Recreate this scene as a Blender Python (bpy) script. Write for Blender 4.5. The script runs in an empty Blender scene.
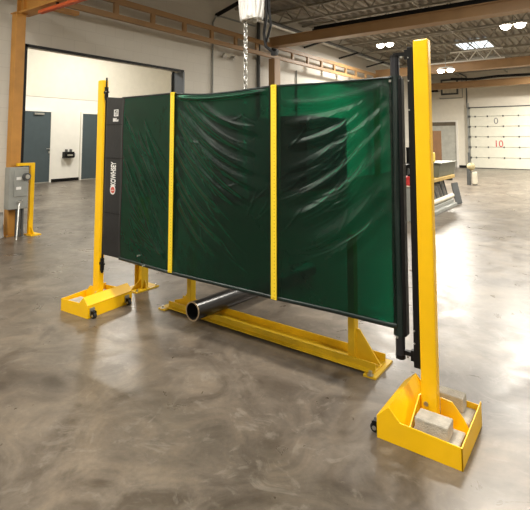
import bpy, bmesh, math, random
import numpy as np
from mathutils import Vector, Matrix
random.seed(7); PI = math.pi
S = bpy.context.scene
COL = S.collection

# ------------------------------------------------------------------ materials
def nmat(name):
    m = bpy.data.materials.new(name); m.use_nodes = True
    nt = m.node_tree
    return m, nt, nt.nodes['Principled BSDF']

def mat(name, col, rough=.5, metal=0., var=.12, scale=6., bump=0., bscale=60., spec=.5, coat=0.):
    """painted / solid surface with a little procedural variation of colour and gloss"""
    m, nt, b = nmat(name)
    N, L = nt.nodes, nt.links
    tc = N.new('ShaderNodeTexCoord')
    nz = N.new('ShaderNodeTexNoise'); nz.inputs['Scale'].default_value = scale; nz.inputs['Detail'].default_value = 5
    L.new(tc.outputs['Object'], nz.inputs['Vector'])
    rp = N.new('ShaderNodeValToRGB')
    rp.color_ramp.elements[0].position = .3; rp.color_ramp.elements[1].position = .7
    rp.color_ramp.elements[0].color = (*[c*(1-var) for c in col], 1)
    rp.color_ramp.elements[1].color = (*[min(1, c*(1+var)) for c in col], 1)
    L.new(nz.outputs['Fac'], rp.inputs['Fac']); L.new(rp.outputs['Color'], b.inputs['Base Color'])
    b.inputs['Roughness'].default_value = rough; b.inputs['Metallic'].default_value = metal
    b.inputs['Specular IOR Level'].default_value = spec
    b.inputs['Coat Weight'].default_value = coat
    if bump:
        n2 = N.new('ShaderNodeTexNoise'); n2.inputs['Scale'].default_value = bscale; n2.inputs['Detail'].default_value = 4
        L.new(tc.outputs['Object'], n2.inputs['Vector'])
        bp = N.new('ShaderNodeBump'); bp.inputs['Strength'].default_value = bump; bp.inputs['Distance'].default_value = .01
        L.new(n2.outputs['Fac'], bp.inputs['Height']); L.new(bp.outputs['Normal'], b.inputs['Normal'])
    return m

def emit(name, col, st):
    m, nt, b = nmat(name)
    b.inputs['Base Color'].default_value = (*col, 1)
    b.inputs['Emission Color'].default_value = (*col, 1); b.inputs['Emission Strength'].default_value = st
    return m

YEL = mat('yellow_paint', (.95, .56, .004), .32, var=.05, bump=.05, bscale=90)
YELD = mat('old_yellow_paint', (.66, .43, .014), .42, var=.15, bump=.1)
STRAPY = None
ORA = mat('orange_paint', (.52, .25, .05), .5, var=.10)
TAN = mat('tan_beam_paint', (.34, .20, .088), .5, var=.10, scale=3)
RED = mat('red_orange_bar', (.6, .10, .02), .5)
BLK = mat('black_steel', (.004, .004, .0045), .45, spec=.25)
RUB = mat('black_rubber', (.012, .012, .012), .7)
PIPE = mat('pipe_black_lacquer', (.016, .015, .016), .28, metal=.0, var=.3, bump=.1, bscale=25)
BARE = mat('bare_steel_edge', (.42, .33, .22), .45, metal=.7)
CHR = mat('zinc_steel', (.62, .62, .60), .3, metal=.9)
CONC = mat('concrete_block', (.47, .44, .375), .9, var=.16, scale=22, bump=.5, bscale=160)
GREY = mat('grey_enamel', (.30, .31, .29), .45)
DGREY = mat('dark_grey_steel', (.08, .085, .085), .5)
STEEL = mat('scrap_steel', (.26, .25, .235), .4, metal=.4, var=.4)
DOORG = mat('door_blue_grey', (.058, .080, .090), .4, var=.05)
JAMB = mat('jamb_blue_grey', (.13, .15, .18), .45, var=.05)
WHITE = mat('white_panel_paint', (.78, .76, .70), .55, var=.02)
CREAM = mat('cream_wall_paint', (.74, .70, .60), .6, var=.03)
IVORY = mat('ivory_plastic', (.66, .62, .50), .5)
BROWN = mat('brown_board', (.17, .085, .035), .6)
OLIVE = mat('olive_grey_bin', (.16, .165, .12), .55)
ROPE = mat('white_rope', (.88, .88, .86), .75, bump=.3, bscale=200)
DOORW = mat('garage_door_white', (.74, .73, .62), .5, var=.03)
REDP = mat('red_number_paint', (.55, .05, .05), .6)
GRYP = mat('grey_number_paint', (.22, .23, .23), .6)
WPRINT = mat('white_print', (.82, .82, .80), .5, var=.03)
RPRINT = mat('red_print', (.62, .10, .07), .5)
STRIP = mat('black_hem_vinyl', (.010, .011, .013), .42, var=.2, bump=.15, bscale=40)
ROLLM = mat('rolled_green_vinyl', (.003, .013, .012), .36, var=.3, bump=.2, bscale=30)
TUBE = mat('anodised_tube', (.013, .014, .019), .35)
BLUED = mat('dark_blue_stand_in', (.02, .025, .055), .5)
DECK = mat('ceiling_deck', (.30, .27, .22), .6, var=.1)
JOIST = mat('joist_paint', (.30, .275, .225), .6)
LAMP = emit('lamp_glow', (1.0, .96, .86), 16)
SKYL = emit('skylight_glow', (.82, .92, 1.0), 1.1)

def mat_strap():
    m, nt, b = nmat('perforated_yellow_strap'); N, L = nt.nodes, nt.links
    tc = N.new('ShaderNodeTexCoord'); sp = N.new('ShaderNodeSeparateXYZ'); L.new(tc.outputs['Object'], sp.inputs[0])
    def mth(op, a, v=None):
        n = N.new('ShaderNodeMath'); n.operation = op
        L.new(a, n.inputs[0])
        if v is not None: n.inputs[1].default_value = v
        return n.outputs[0]
    dz = mth('ABSOLUTE', mth('SUBTRACT', mth('FRACT', mth('MULTIPLY', sp.outputs['Z'], 1/.022)), .5))
    z2 = mth('POWER', mth('MULTIPLY', dz, .022), 2.)
    x2 = mth('POWER', mth('SUBTRACT', sp.outputs['X'], .006), 2.)
    add = N.new('ShaderNodeMath'); add.operation = 'ADD'; L.new(z2, add.inputs[0]); L.new(x2, add.inputs[1])
    lt = mth('LESS_THAN', add.outputs[0], .0034**2)
    mx = N.new('ShaderNodeMixRGB'); L.new(lt, mx.inputs['Fac'])
    mx.inputs[1].default_value = (.90, .66, .03, 1); mx.inputs[2].default_value = (.50, .36, .02, 1)
    L.new(mx.outputs[0], b.inputs['Base Color']); b.inputs['Roughness'].default_value = .4
    return m
STRAPY = mat_strap()

def mat_vinyl():
    m, nt, b = nmat('dark_green_welding_vinyl'); N, L = nt.nodes, nt.links
    out = N['Material Output']
    tr = N.new('ShaderNodeBsdfTransparent'); tr.inputs['Color'].default_value = (.012, .405, .27, 1)
    df = N.new('ShaderNodeBsdfDiffuse'); df.inputs['Color'].default_value = (.002, .012, .009, 1)
    gl = N.new('ShaderNodeBsdfGlossy'); gl.inputs['Color'].default_value = (.95, 1, .97, 1); gl.inputs['Roughness'].default_value = .36
    tc = N.new('ShaderNodeTexCoord'); nz = N.new('ShaderNodeTexNoise')
    nz.inputs['Scale'].default_value = 9; nz.inputs['Detail'].default_value = 3
    L.new(tc.outputs['Object'], nz.inputs['Vector'])
    bp = N.new('ShaderNodeBump'); bp.inputs['Strength'].default_value = .10; bp.inputs['Distance'].default_value = .02
    L.new(nz.outputs['Fac'], bp.inputs['Height']); L.new(bp.outputs['Normal'], gl.inputs['Normal'])
    mx = N.new('ShaderNodeMixShader'); mx.inputs[0].default_value = .39
    L.new(tr.outputs[0], mx.inputs[1]); L.new(df.outputs[0], mx.inputs[2])
    fr = N.new('ShaderNodeFresnel'); fr.inputs['IOR'].default_value = 1.36; L.new(bp.outputs['Normal'], fr.inputs['Normal'])
    m2 = N.new('ShaderNodeMixShader'); L.new(fr.outputs[0], m2.inputs[0]); L.new(mx.outputs[0], m2.inputs[1]); L.new(gl.outputs[0], m2.inputs[2])
    L.new(m2.outputs[0], out.inputs['Surface'])
    nt.nodes.remove(b)
    return m
VINYL = mat_vinyl()

def mat_floor():
    m, nt, b = nmat('polished_concrete_floor'); N, L = nt.nodes, nt.links
    tc = N.new('ShaderNodeTexCoord')
    def noise(sc, det=6, rough=.6, dist=0., vec=None):
        n = N.new('ShaderNodeTexNoise'); n.inputs['Scale'].default_value = sc; n.inputs['Detail'].default_value = det
        n.inputs['Roughness'].default_value = rough; n.inputs['Distortion'].default_value = dist
        L.new(vec or tc.outputs['Object'], n.inputs['Vector']); return n.outputs['Fac']
    def ramp(f, stops):
        r = N.new('ShaderNodeValToRGB'); L.new(f, r.inputs['Fac'])
        e = r.color_ramp.elements
        while len(e) < len(stops): e.new(.5)
        for k, (p, c) in enumerate(stops): e[k].position = p; e[k].color = (*c, 1)
        return r.outputs['Color']
    def mix(kind, f, a, c):
        x = N.new('ShaderNodeMixRGB'); x.blend_type = kind
        if isinstance(f, float): x.inputs[0].default_value = f
        else: L.new(f, x.inputs[0])
        L.new(a, x.inputs[1]); L.new(c, x.inputs[2]); return x.outputs[0]
    base = ramp(noise(.9, 8, .62, .6), [(.28, (.078, .063, .049)), (.5, (.124, .103, .081)), (.72, (.190, .163, .131))])
    blot = ramp(noise(2.6, 6, .62, 1.6), [(.33, (.58, .55, .52)), (.50, (1, 1, 1)), (.66, (1.36, 1.33, 1.28))])
    fine = ramp(noise(38, 5, .7), [(.3, (.90, .90, .90)), (.7, (1.08, 1.08, 1.08))])
    c = mix('MULTIPLY', 1., base, blot); c = mix('MULTIPLY', 1., c, fine)
    # pale worn scuffs
    sc = ramp(noise(4.5, 6, .68, 2.4), [(.56, (0, 0, 0)), (.66, (1, 1, 1))])
    pale = N.new('ShaderNodeRGB'); pale.outputs[0].default_value = (.30, .272, .23, 1)
    f2 = N.new('ShaderNodeMath'); f2.operation = 'MULTIPLY'; f2.inputs[1].default_value = .26; L.new(sc, f2.inputs[0])
    c = mix('MIX', f2.outputs[0], c, pale.outputs[0])
    # saw-cut control joints
    sp = N.new('ShaderNodeSeparateXYZ'); L.new(tc.outputs['Object'], sp.inputs[0])
    def joint(sock, off, per):
        a = N.new('ShaderNodeMath'); a.operation = 'ADD'; a.inputs[1].default_value = off; L.new(sock, a.inputs[0])
        p = N.new('ShaderNodeMath'); p.operation = 'PINGPONG'; p.inputs[1].default_value = per/2; L.new(a.outputs[0], p.inputs[0])
        l = N.new('ShaderNodeMath'); l.operation = 'LESS_THAN'; l.inputs[1].default_value = .005; L.new(p.outputs[0], l.inputs[0])
        return l.outputs[0]
    j1 = joint(sp.outputs['X'], 4.05, 5.2); j2 = joint(sp.outputs['Y'], -3.42, 5.6)
    jm = N.new('ShaderNodeMath'); jm.operation = 'MAXIMUM'; L.new(j1, jm.inputs[0]); L.new(j2, jm.inputs[1])
    dk = N.new('ShaderNodeRGB'); dk.outputs[0].default_value = (.12, .105, .088, 1)
    jf = N.new('ShaderNodeMath'); jf.operation = 'MULTIPLY'; jf.inputs[1].default_value = .6; L.new(jm.outputs[0], jf.inputs[0])
    c = mix('MIX', jf.outputs[0], c, dk.outputs[0])
    L.new(c, b.inputs['Base Color'])
    rr = ramp(noise(3.2, 7, .65, 1.2), [(.3, (.25,)*3), (.7, (.42,)*3)])
    L.new(rr, b.inputs['Roughness'])
    bp = N.new('ShaderNodeBump'); bp.inputs['Strength'].default_value = .07; bp.inputs['Distance'].default_value = .012
    L.new(noise(9, 8, .65, .8), bp.inputs['Height']); L.new(bp.outputs['Normal'], b.inputs['Normal'])
    b.inputs['Specular IOR Level'].default_value = .55
    return m
FLOOR = mat_floor()

def mat_block():
    m, nt, b = nmat('painted_concrete_block_wall'); N, L = nt.nodes, nt.links
    tc = N.new('ShaderNodeTexCoord'); sp = N.new('ShaderNodeSeparateXYZ'); L.new(tc.outputs['Object'], sp.inputs[0])
    cb = N.new('ShaderNodeCombineXYZ'); L.new(sp.outputs['Y'], cb.inputs['X']); L.new(sp.outputs['Z'], cb.inputs['Y'])
    br = N.new('ShaderNodeTexBrick'); L.new(cb.outputs[0], br.inputs['Vector'])
    br.inputs['Scale'].default_value = 1; br.inputs['Brick Width'].default_value = .42; br.inputs['Row Height'].default_value = .21
    br.inputs['Mortar Size'].default_value = .006; br.inputs['Mortar Smooth'].default_value = .3
    br.inputs['Color1'].default_value = (.66, .635, .57, 1); br.inputs['Color2'].default_value = (.645, .62, .555, 1)
    br.inputs['Mortar'].default_value = (.60, .575, .515, 1)
    L.new(br.outputs['Color'], b.inputs['Base Color']); b.inputs['Roughness'].default_value = .6
    bp = N.new('ShaderNodeBump'); bp.inputs['Strength'].default_value = .2; bp.inputs['Distance'].default_value = .004; bp.invert = True
    L.new(br.outputs['Fac'], bp.inputs['Height']); L.new(bp.outputs['Normal'], b.inputs['Normal'])
    return m
BLOCK = mat_block()

# ------------------------------------------------------------------ mesh helpers
class MB:
    def __init__(s): s.bm = bmesh.new()
    def box(s, a, b):
        r = bmesh.ops.create_cube(s.bm, size=1)
        c = [(p+q)/2 for p, q in zip(a, b)]; d = [abs(q-p) for p, q in zip(a, b)]
        for v in r['verts']: v.co = Vector((v.co.x*d[0]+c[0], v.co.y*d[1]+c[1], v.co.z*d[2]+c[2]))
        return s
    def prism(s, pts, off):
        """extrude polygon (3-D points) along vector off"""
        off = Vector(off)
        a = [s.bm.verts.new(Vector(p)) for p in pts]; b = [s.bm.verts.new(Vector(p)+off) for p in pts]
        n = len(pts); s.bm.faces.new(a); s.bm.faces.new(b[::-1])
        for i in range(n): s.bm.faces.new((a[i], b[i], b[(i+1) % n], a[(i+1) % n]))
        return s
    def cyl(s, p, q, r, r2=None, n=20, cap=True):
        p, q = Vector(p), Vector(q); d = q-p
        M = Matrix.Translation((p+q)/2) @ d.to_track_quat('Z', 'Y').to_matrix().to_4x4()
        bmesh.ops.create_cone(s.bm, cap_ends=cap, segments=n, radius1=r, radius2=r if r2 is None else r2, depth=d.length, matrix=M)
        return s
    def sph(s, c, r, sc=(1, 1, 1), n=14):
        M = Matrix.Translation(c) @ Matrix.Diagonal((*sc, 1))
        bmesh.ops.create_uvsphere(s.bm, u_segments=n, v_segments=n//2+2, radius=r, matrix=M); return s
    def bar(s, p, q, w, h):
        """rectangular bar from p to q, w sideways, h upwards"""
        p, q = Vector(p), Vector(q); d = (q-p).normalized()
        up = Vector((0, 0, 1)) if abs(d.z) < .9 else Vector((0, 1, 0))
        sd = d.cross(up).normalized(); u = sd.cross(d).normalized()
        s.prism([p+sd*w/2+u*h/2, p-sd*w/2+u*h/2, p-sd*w/2-u*h/2, p+sd*w/2-u*h/2], q-p); return s
    def tube(s, pts, r, n=8, closed=False):
        pts = [Vector(p) for p in pts]; m = len(pts); rings = []
        ref = None
        for i, p in enumerate(pts):
            if closed: t = pts[(i+1) % m]-pts[i-1]
            else: t = pts[min(i+1, m-1)]-pts[max(i-1, 0)]
            t.normalize()
            if ref is None: ref = t.orthogonal().normalized()
            ref = (ref-t*ref.dot(t)).normalized(); bi = t.cross(ref)
            rings.append([s.bm.verts.new(p+ref*r*math.cos(2*PI*k/n)+bi*r*math.sin(2*PI*k/n)) for k in range(n)])
        for i in range(m if closed else m-1):
            a, b = rings[i], rings[(i+1) % m]
            for k in range(n): s.bm.faces.new((a[k], a[(k+1) % n], b[(k+1) % n], b[k]))
        if not closed: s.bm.faces.new(rings[0][::-1]); s.bm.faces.new(rings[-1])
        return s
    def hollow(s, p, q, r, ri, n=32):
        p, q = Vector(p), Vector(q); d = (q-p).normalized(); a = d.orthogonal().normalized(); b = d.cross(a)
        R = []
        for c, rr in ((p, r), (q, r), (q, ri), (p, ri)):
            R.append([s.bm.verts.new(c+a*rr*math.cos(2*PI*k/n)+b*rr*math.sin(2*PI*k/n)) for k in range(n)])
        for i in range(4):
            x, y = R[i], R[(i+1) % 4]
            for k in range(n): s.bm.faces.new((x[k], x[(k+1) % n], y[(k+1) % n], y[k]))
        return s
    def build(s, name, m, parent=None, bev=0., smooth=None):
        bmesh.ops.recalc_face_normals(s.bm, faces=s.bm.faces[:])
        me = bpy.data.meshes.new(name); s.bm.to_mesh(me); s.bm.free()
        me.materials.append(m)
        o = bpy.data.objects.new(name, me); COL.objects.link(o)
        if parent:
            o.parent = parent
        if smooth:
            for p in me.polygons: p.use_smooth = True
            try: me.set_sharp_from_angle(angle=math.radians(smooth))
            except Exception: pass
        if bev:
            b = o.modifiers.new('bevel', 'BEVEL'); b.width = bev; b.segments = 2; b.limit_method = 'ANGLE'
        return o

def tag(o, label=None, cat=None, group=None, kind=None):
    if label: o['label'] = label
    if cat: o['category'] = cat
    if group: o['group'] = group
    if kind: o['kind'] = kind
    return o
def thing(name, label, cat, loc=(0, 0, 0), group=None):
    """an Empty that parents its parts; parts use coordinates relative to loc"""
    o = bpy.data.objects.new(name, None); COL.objects.link(o); o.location = loc; o.empty_display_size = .1
    return tag(o, label, cat, group)
def struct(o): o['kind'] = 'structure'; return o
def copy_tree(o, parent=None):
    c = o.copy(); COL.objects.link(c); c.parent = parent
    for ch in list(o.children): copy_tree(ch, c)
    return c
def B(name, m, a, b, parent=None, bev=0.): return MB().box(a, b).build(name, m, parent, bev)

def text(name, body, size, m, M, parent=None, ext=.0008, xs=1., bold=0.):
    cu = bpy.data.curves.new(name, 'FONT'); cu.body = body; cu.size = size; cu.extrude = ext; cu.offset = bold
    cu.align_x = 'CENTER'; cu.align_y = 'CENTER'
    t = bpy.data.objects.new(name+'_tmp', cu); COL.objects.link(t)
    bpy.context.view_layer.update()
    me = bpy.data.meshes.new_from_object(t.evaluated_get(bpy.context.evaluated_depsgraph_get()))
    bpy.data.objects.remove(t); bpy.data.curves.remove(cu)
    me.transform(M @ Matrix.Diagonal((xs, 1, 1, 1))); me.name = name
    me.materials.clear(); me.materials.append(m)
    o = bpy.data.objects.new(name, me); COL.objects.link(o)
    if parent: o.parent = parent
    return o
FRONT = Matrix.Rotation(PI/2, 4, 'X')          # text that faces -Y, reading along +X

# ------------------------------------------------------------------ room shell
WX, WB, ZC = -7.4, 24.3, 5.0
XR, YF = 7.5, -6.0
OX = -14.6                                         # far wall of the neighbouring hall
struct(B('floor', FLOOR, (OX-.4, YF-.4, -.12), (XR+.4, WB+.4, 0)))
OY0, OY1, OZ = 3.60, 7.04, 2.93                    # opening in the left wall
wl = MB()
wl.box((WX-.3, YF, 0), (WX, OY0, ZC+.3)).box((WX-.3, OY1, 0), (WX, WB, ZC+.3)).box((WX-.3, OY0, OZ), (WX, OY1, ZC+.3))
struct(wl.build('wall_left', BLOCK))
struct(B('wall_back', CREAM, (WX-.3, WB, 0), (XR+.3, WB+.3, ZC+.3)))
struct(B('wall_right', CREAM, (XR, YF, 0), (XR+.3, WB, ZC+.3)))
struct(B('wall_front', CREAM, (WX-.3, YF-.3, 0), (XR+.3, YF, ZC+.3)))
# black edging of the opening, jamb column on its far side
t = MB().box((WX-.02, OY0-.05, OZ-.035), (WX+.02, OY1, OZ+.01)).box((WX-.02, OY0-.05, 0), (WX+.02, OY0-.005, OZ))
struct(t.build('trim_1', BLK))
struct(B('trim_2', JAMB, (WX-.30, OY1-.02, 0), (WX+.015, OY1+.02, OZ-.03)))
struct(B('trim_3', BLK, (WX-.34, OY1-.05, 0), (WX-.30, OY1-.0, OZ)))
# neighbouring hall
oh = MB().box((OX-.3, .5, 0), (OX, 14, 2.78)); struct(oh.build('wall_far_left', WHITE))
struct(B('wall_far_left_upper', CREAM, (OX-.3, .5, 2.79), (OX+.012, 14, 5.6)))
struct(B('wall_side_left', CREAM, (OX, 13.7, 0), (WX-.3, 14, 5.6)))
struct(B('wall_near_left', CREAM, (OX, .5, 0), (WX-.3, .8, 5.6)))
struct(B('ceiling_left', CREAM, (OX-.3, .5, 5.6), (WX-.3, 14, 5.8)))
struct(B('baseboard_left', BLK, (OX, 7.99, 0), (OX+.03, 9.0, .10)))

def hall_door(n, y0, y1, flip):
    d = thing('door_%d' % n, None, None, (OX, (y0+y1)/2, 0)); struct(d); w = (y1-y0)/2
    B('door_leaf', DOORG, (.01, -w, .015), (.05, w, 2.30), d)
    f = MB().box((0, -w-.06, 0), (.07, -w, 2.36)).box((0, w, 0), (.07, w+.06, 2.36)).box((0, -w, 2.30), (.07, w, 2.36))
    f.build('door_frame', WHITE, d)
    MB().box((.05, -w, 0), (.055, w, .03)).build('threshold', CHR, d)
    s = .38 if flip else -.38
    if not flip: return d
    h = MB().cyl((.05, s*w/.4, 1.10), (.10, s*w/.4, 1.10), .02).bar((.10, s*w/.4, 1.10), (.10, s*w/.4-.12*(1 if flip else -1), 1.10), .02, .02)
    h.build('door_handle', CHR, d)
    MB().box((.05, s*w/.4-.02, .95), (.06, s*w/.4+.02, 1.02)).build('lock_plate', CHR, d)
    if flip:
        MB().box((.05, -.1, 2.20), (.10, .22, 2.26)).build('door_closer', CHR, d)
    return d
hall_door(1, 7.0, 7.93, True)
hall_door(2, 9.07, 10.0, False)

# corrugated deck ceiling with open-web joists
prof = []
x = WX-.2; p = .24
while x < XR:
    prof += [(x, 0), (x+.07, 0), (x+.10, .07), (x+.21, .07)]; x += p
bm = MB()
pts0 = [bm.bm.verts.new((a, YF-.2, ZC+b)) for a, b in prof]; pts1 = [bm.bm.verts.new((a, WB+.2, ZC+b)) for a, b in prof]
for i in range(len(prof)-1): bm.bm.faces.new((pts0[i], pts0[i+1], pts1[i+1], pts1[i]))
ceil = bm.build('ceiling', DECK); struct(ceil)
so = ceil.modifiers.new('solid', 'SOLIDIFY'); so.thickness = .03; so.offset = 1
def joist_mesh():
    j = MB()
    zt, zb = ZC-.02, ZC-.42
    j.box((WX, -.05, zt-.05), (XR, .05, zt)).box((WX+.3, -.04, zb), (XR-.3, .04, zb+.05))
    n = 26; L0, L1 = WX+.3, XR-.3
    for k in range(n):
        a, c = L0+(L1-L0)*k/n, L0+(L1-L0)*(k+1)/n; m_ = (a+c)/2
        j.bar((a, 0, zb+.02), (m_, 0, zt-.02), .025, .025).bar((m_, 0, zt-.02), (c, 0, zb+.02), .025, .025)
    return j
j0 = joist_mesh().build('joist', JOIST, ceil); j0.location = (0, 1.2, 0)
for k in list(range(1, 13))+[-1, -2, -3]:
    c = j0.copy(); COL.objects.link(c); c.location = (0, 1.2+1.82*k, 0)
# bridging rods between joists run across the ceiling
for xx in (-5.6, -3.4, -1.2, 1.0):
    B('bridging', JOIST, (xx-.02, YF, ZC-.40), (xx+.02, WB, ZC-.37), ceil)

# skylight
sk = thing('window_1', None, None, (-3.65, 18.45, ZC)); struct(sk)
MB().box((-.56, -.72, -.03), (.56, .72, -.012)).build('pane', SKYL, sk)
fr = MB()
for a, b in (((-.62, -.78, -.05), (.62, -.72, -.005)), ((-.62, .72, -.05), (.62, .78, -.005)), ((-.62, -.72, -.05), (-.56, .72, -.005)), ((.56, -.72, -.05), (.62, .72, -.005))): fr.box(a, b)
fr.build('window_frame', JOIST, sk)
for k in range(3): B('bar', JOIST, (-.3+.3*k-.012, -.72, -.045), (-.3+.3*k+.012, .72, -.03), sk)

# ------------------------------------------------------------------ back wall: garage door, doorway, window, conduit
GD0, GDZ = -5.13, 2.95
g = thing('door_3', None, None, (0, WB, 0)); struct(g)
zl = [0, .52, 1.03, 1.53, 2.03, 2.53, GDZ]
for a, b in zip(zl[:-1], zl[1:]):
    MB().box((GD0, -.06, a+.012), (.6, -.01, b-.006)).build('door_section', DOORW, g, .006)
B('seam_backing', GREY, (GD0, -.02, .0), (.6, -.003, GDZ), g)
for zz in zl[1:-1]:
    for xx in (-4.88, -4.33, -3.65, -3.0, -2.3, -1.6):
        B('hinge', DGREY, (xx-.028, -.08, zz-.038), (xx+.028, -.06, zz+.038), g)
B('door_track', GREY, (GD0-.11, -.12, 0), (GD0-.03, -.005, GDZ+.25), g)
for zz in zl[1:]: B('roller_bracket', DGREY, (GD0-.07, -.15, zz-.05), (GD0+.04, -.09, zz+.05), g)
B('lintel', DGREY, (GD0-.11, -.05, GDZ+.01), (.6, -.005, GDZ+.05), g)
B('rubber_seal', RUB, (GD0, -.07, 0), (.6, -.015, .03), g)
text('number', '10', .46, REDP, Matrix.Translation((-3.88, -.063, 1.18)) @ FRONT, g, xs=.9)
text('number', '0', .42, GRYP, Matrix.Translation((-3.96, -.063, 2.28)) @ FRONT, g)
# doorway with grey door
d = thing('door_4', None, None, (-6.4, WB, 0)); struct(d)
B('door_leaf', mat('pale_grey_door', (.47, .47, .42), .5), (-.62, -.05, .01), (.6, -.01, 2.1), d); B('transom', mat('brown_grey_transom', (.13, .105, .07), .6), (-.62, -.05, 2.1), (.6, -.01, 2.29), d)
f = MB().box((-.70, -.09, 0), (-.62, -.005, 2.37)).box((.6, -.09, 0), (.68, -.005, 2.37)).box((-.62, -.09, 2.29), (.6, -.005, 2.37)); f.build('door_frame', WHITE, d)
struct(B('baseboard_back', BLK, (-5.7, WB-.03, 0), (-5.26, WB-.002, .12)))
# high framed window above the doorway
w = thing('window_2', None, None, (-6.06, WB, 4.08)); struct(w)
MB().box((-.34, -.04, -.32), (.34, -.01, .32)).build('pane', IVORY, w)
f = MB()
for a, b in (((-.42, -.07, -.40), (.42, -.005, -.32)), ((-.42, -.07, .32), (.42, -.005, .40)), ((-.42, -.07, -.32), (-.34, -.005, .32)), ((.34, -.07, -.32), (.42, -.005, .32))): f.box(a, b)
f.build('window_frame', DGREY, w)
c = MB().tube([(-6.55, WB-.03, 3.55), (-6.55, WB-.03, 3.5), (-5.45, WB-.03, 3.5), (-5.45, WB-.03, 4.55)], .025).build('conduit_loop', GREY)
tag(c, 'thin grey conduit bent around the high window on the far wall', 'conduit')
c = MB().tube([(-5.25, WB-.03, 2.98), (-5.25, WB-.03, 4.55), (-5.9, WB-.03, 4.95)], .03).build('conduit_pipe', DGREY)
tag(c, 'dark vertical conduit on far wall left of the white overhead door', 'conduit')
c = B('exit_box', BLK, (-7.05, WB-.1, 3.86), (-6.63, WB, 4.05)); tag(c, 'small black box mounted high on far wall left of the window', 'wall box')

# ------------------------------------------------------------------ left wall fittings
def pipe(name, pts, r, m, label, cat='pipe'): return tag(MB().tube(pts, r, 10).build(name, m, None, 0, 40), label, cat)
pipe('conduit_pipe', [(WX+.03, 7.95, 1.2), (WX+.03, 7.95, 4.20), (WX+.03, 8.05, 4.38), (WX+.03, 8.25, 4.42), (WX+.03, 9.6, 4.45)], .022, GREY, 'thin grey conduit up the block wall beside the blue-grey jamb, bending right at top', 'conduit')
pipe('drain_pipe', [(WX+.05, 9.75, 0.0), (WX+.05, 9.75, 4.9)], .045, DGREY, 'thick dark vertical pipe on the block wall near the orange post behind the curtain')
pipe('conduit_pipe', [(WX+.03, 11.7, 0.0), (WX+.03, 11.7, 3.5), ], .022, GREY, 'thin grey conduit on the block wall under the far half of the truss rail', 'conduit')
pipe('sprinkler_pipe', [(WX, 8.1, 4.42), (WX+.9, 8.1, 4.66), (WX+2.6, 8.1, 4.66)], .05, BLK, 'black sprinkler pipe sticking out of the left wall above the truss rail')
pipe('ceiling_pipe', [(WX+.12, 9.3, 4.62), (WX+.12, 24.1, 4.62)], .06, CHR, 'pale pipe running along top of left wall under the ceiling')
pipe('ceiling_pipe', [(WX+.5, 9.0, 4.52), (WX+.5, 24.1, 4.52)], .045, DGREY, 'dark pipe hung just out from top of the left wall')
for k in range(3):
    yy = 12.2+2.4*k
    tag(MB().bar((WX, yy, 4.30), (WX+.75, yy, 4.42), .05, .05).build('pipe_bracket', BLK), 'black bracket arm carrying pipes at the top of left wall, %s' % ['nearest of three', 'middle of three', 'farthest of three'][k], 'bracket', 'black pipe brackets high on the left wall')
e = thing('emergency_light', 'small twin-head emergency light on the left wall below the truss rail', 'lamp', (WX, 8.45, 3.46))
B('body', IVORY, (0, -.1, -.03), (.07, .1, .06), e)
for sy in (-1, 1):
    MB().cyl((.06, sy*.13, -.02), (.14, sy*.17, -.05), .045, .06).build('lamp_head', CHR, e, 0, 40)

# wall box on the far white wall
wb = thing('wall_unit', 'black two-knob box mounted on white wall between the blue-grey doors', 'box', (OX, 8.57, .90)); wb.scale = (.8, .8, .85)
B('case', BLK, (0, -.22, -.14), (.22, .20, .10), wb, .01)
for k in (-.10, .10): MB().cyl((.1, k, .10), (.1, k, .20), .055).build('knob', DGREY, wb, 0, 40)
B('face_plate', CHR, (.22, -.12, -.06), (.226, .13, .0), wb)
MB().tube([(.12, .20, .06), (.12, .28, .02), (.12, .27, -.1), (.12, .2, -.12)], .016).build('hose', DGREY, wb, 0, 40)

# ------------------------------------------------------------------ overhead crane: columns, header, truss rail, beams
col = thing('crane_column', 'orange square steel column at left edge behind grey switch box', 'column', (-7.0, 3.265, 0))
B('shaft', ORA, (-.07, -.075, .015), (.07, .075, 3.30), col, .012)
B('base_plate', ORA, (-.09, -.1, 0), (.09, .1, .018), col)
for sx in (-1, 1):
    for sy in (-1, 1): MB().cyl((sx*.08, sy*.088, .018), (sx*.08, sy*.088, .03), .008, n=6).build('anchor_bolt', CHR, col)
MB().box((-.085, -.09, 3.285), (.085, .09, 3.30)).build('cap_plate', ORA, col)
c2 = thing('crane_column', 'orange steel post behind the curtain, under the near end of long tan beam', 'column', (-7.0, 10.0, 0))
B('shaft', TAN, (-.10, -.14, .015), (.10, .14, 3.575), c2, .012); B('base_plate', TAN, (-.2, -.2, 0), (.2, .2, .02), c2)
c3 = thing('crane_column', 'orange steel post hidden low behind the curtain at far end of the truss rail', 'column', (-7.0, 17.0, 0))
B('shaft', TAN, (-.10, -.10, .015), (.10, .10, 3.575), c3, .012); B('base_plate', TAN, (-.2, -.2, 0), (.2, .2, .02), c3)

h = thing('header_beam', 'orange beam running off over the orange column at top left corner', 'beam', (-7.0, 3.35, 3.30))
B('web', ORA, (-.09, -.05, .03), (8.5, .05, .25), h); B('bottom_flange', ORA, (-.09, -.10, 0), (8.5, .10, .03), h); B('top_flange', ORA, (-.09, -.10, .25), (8.5, .10, .28), h)
for xx in (-.06, .12): B('stiffener', ORA, (xx, -.095, .03), (xx+.02, .095, .25), h)

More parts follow.
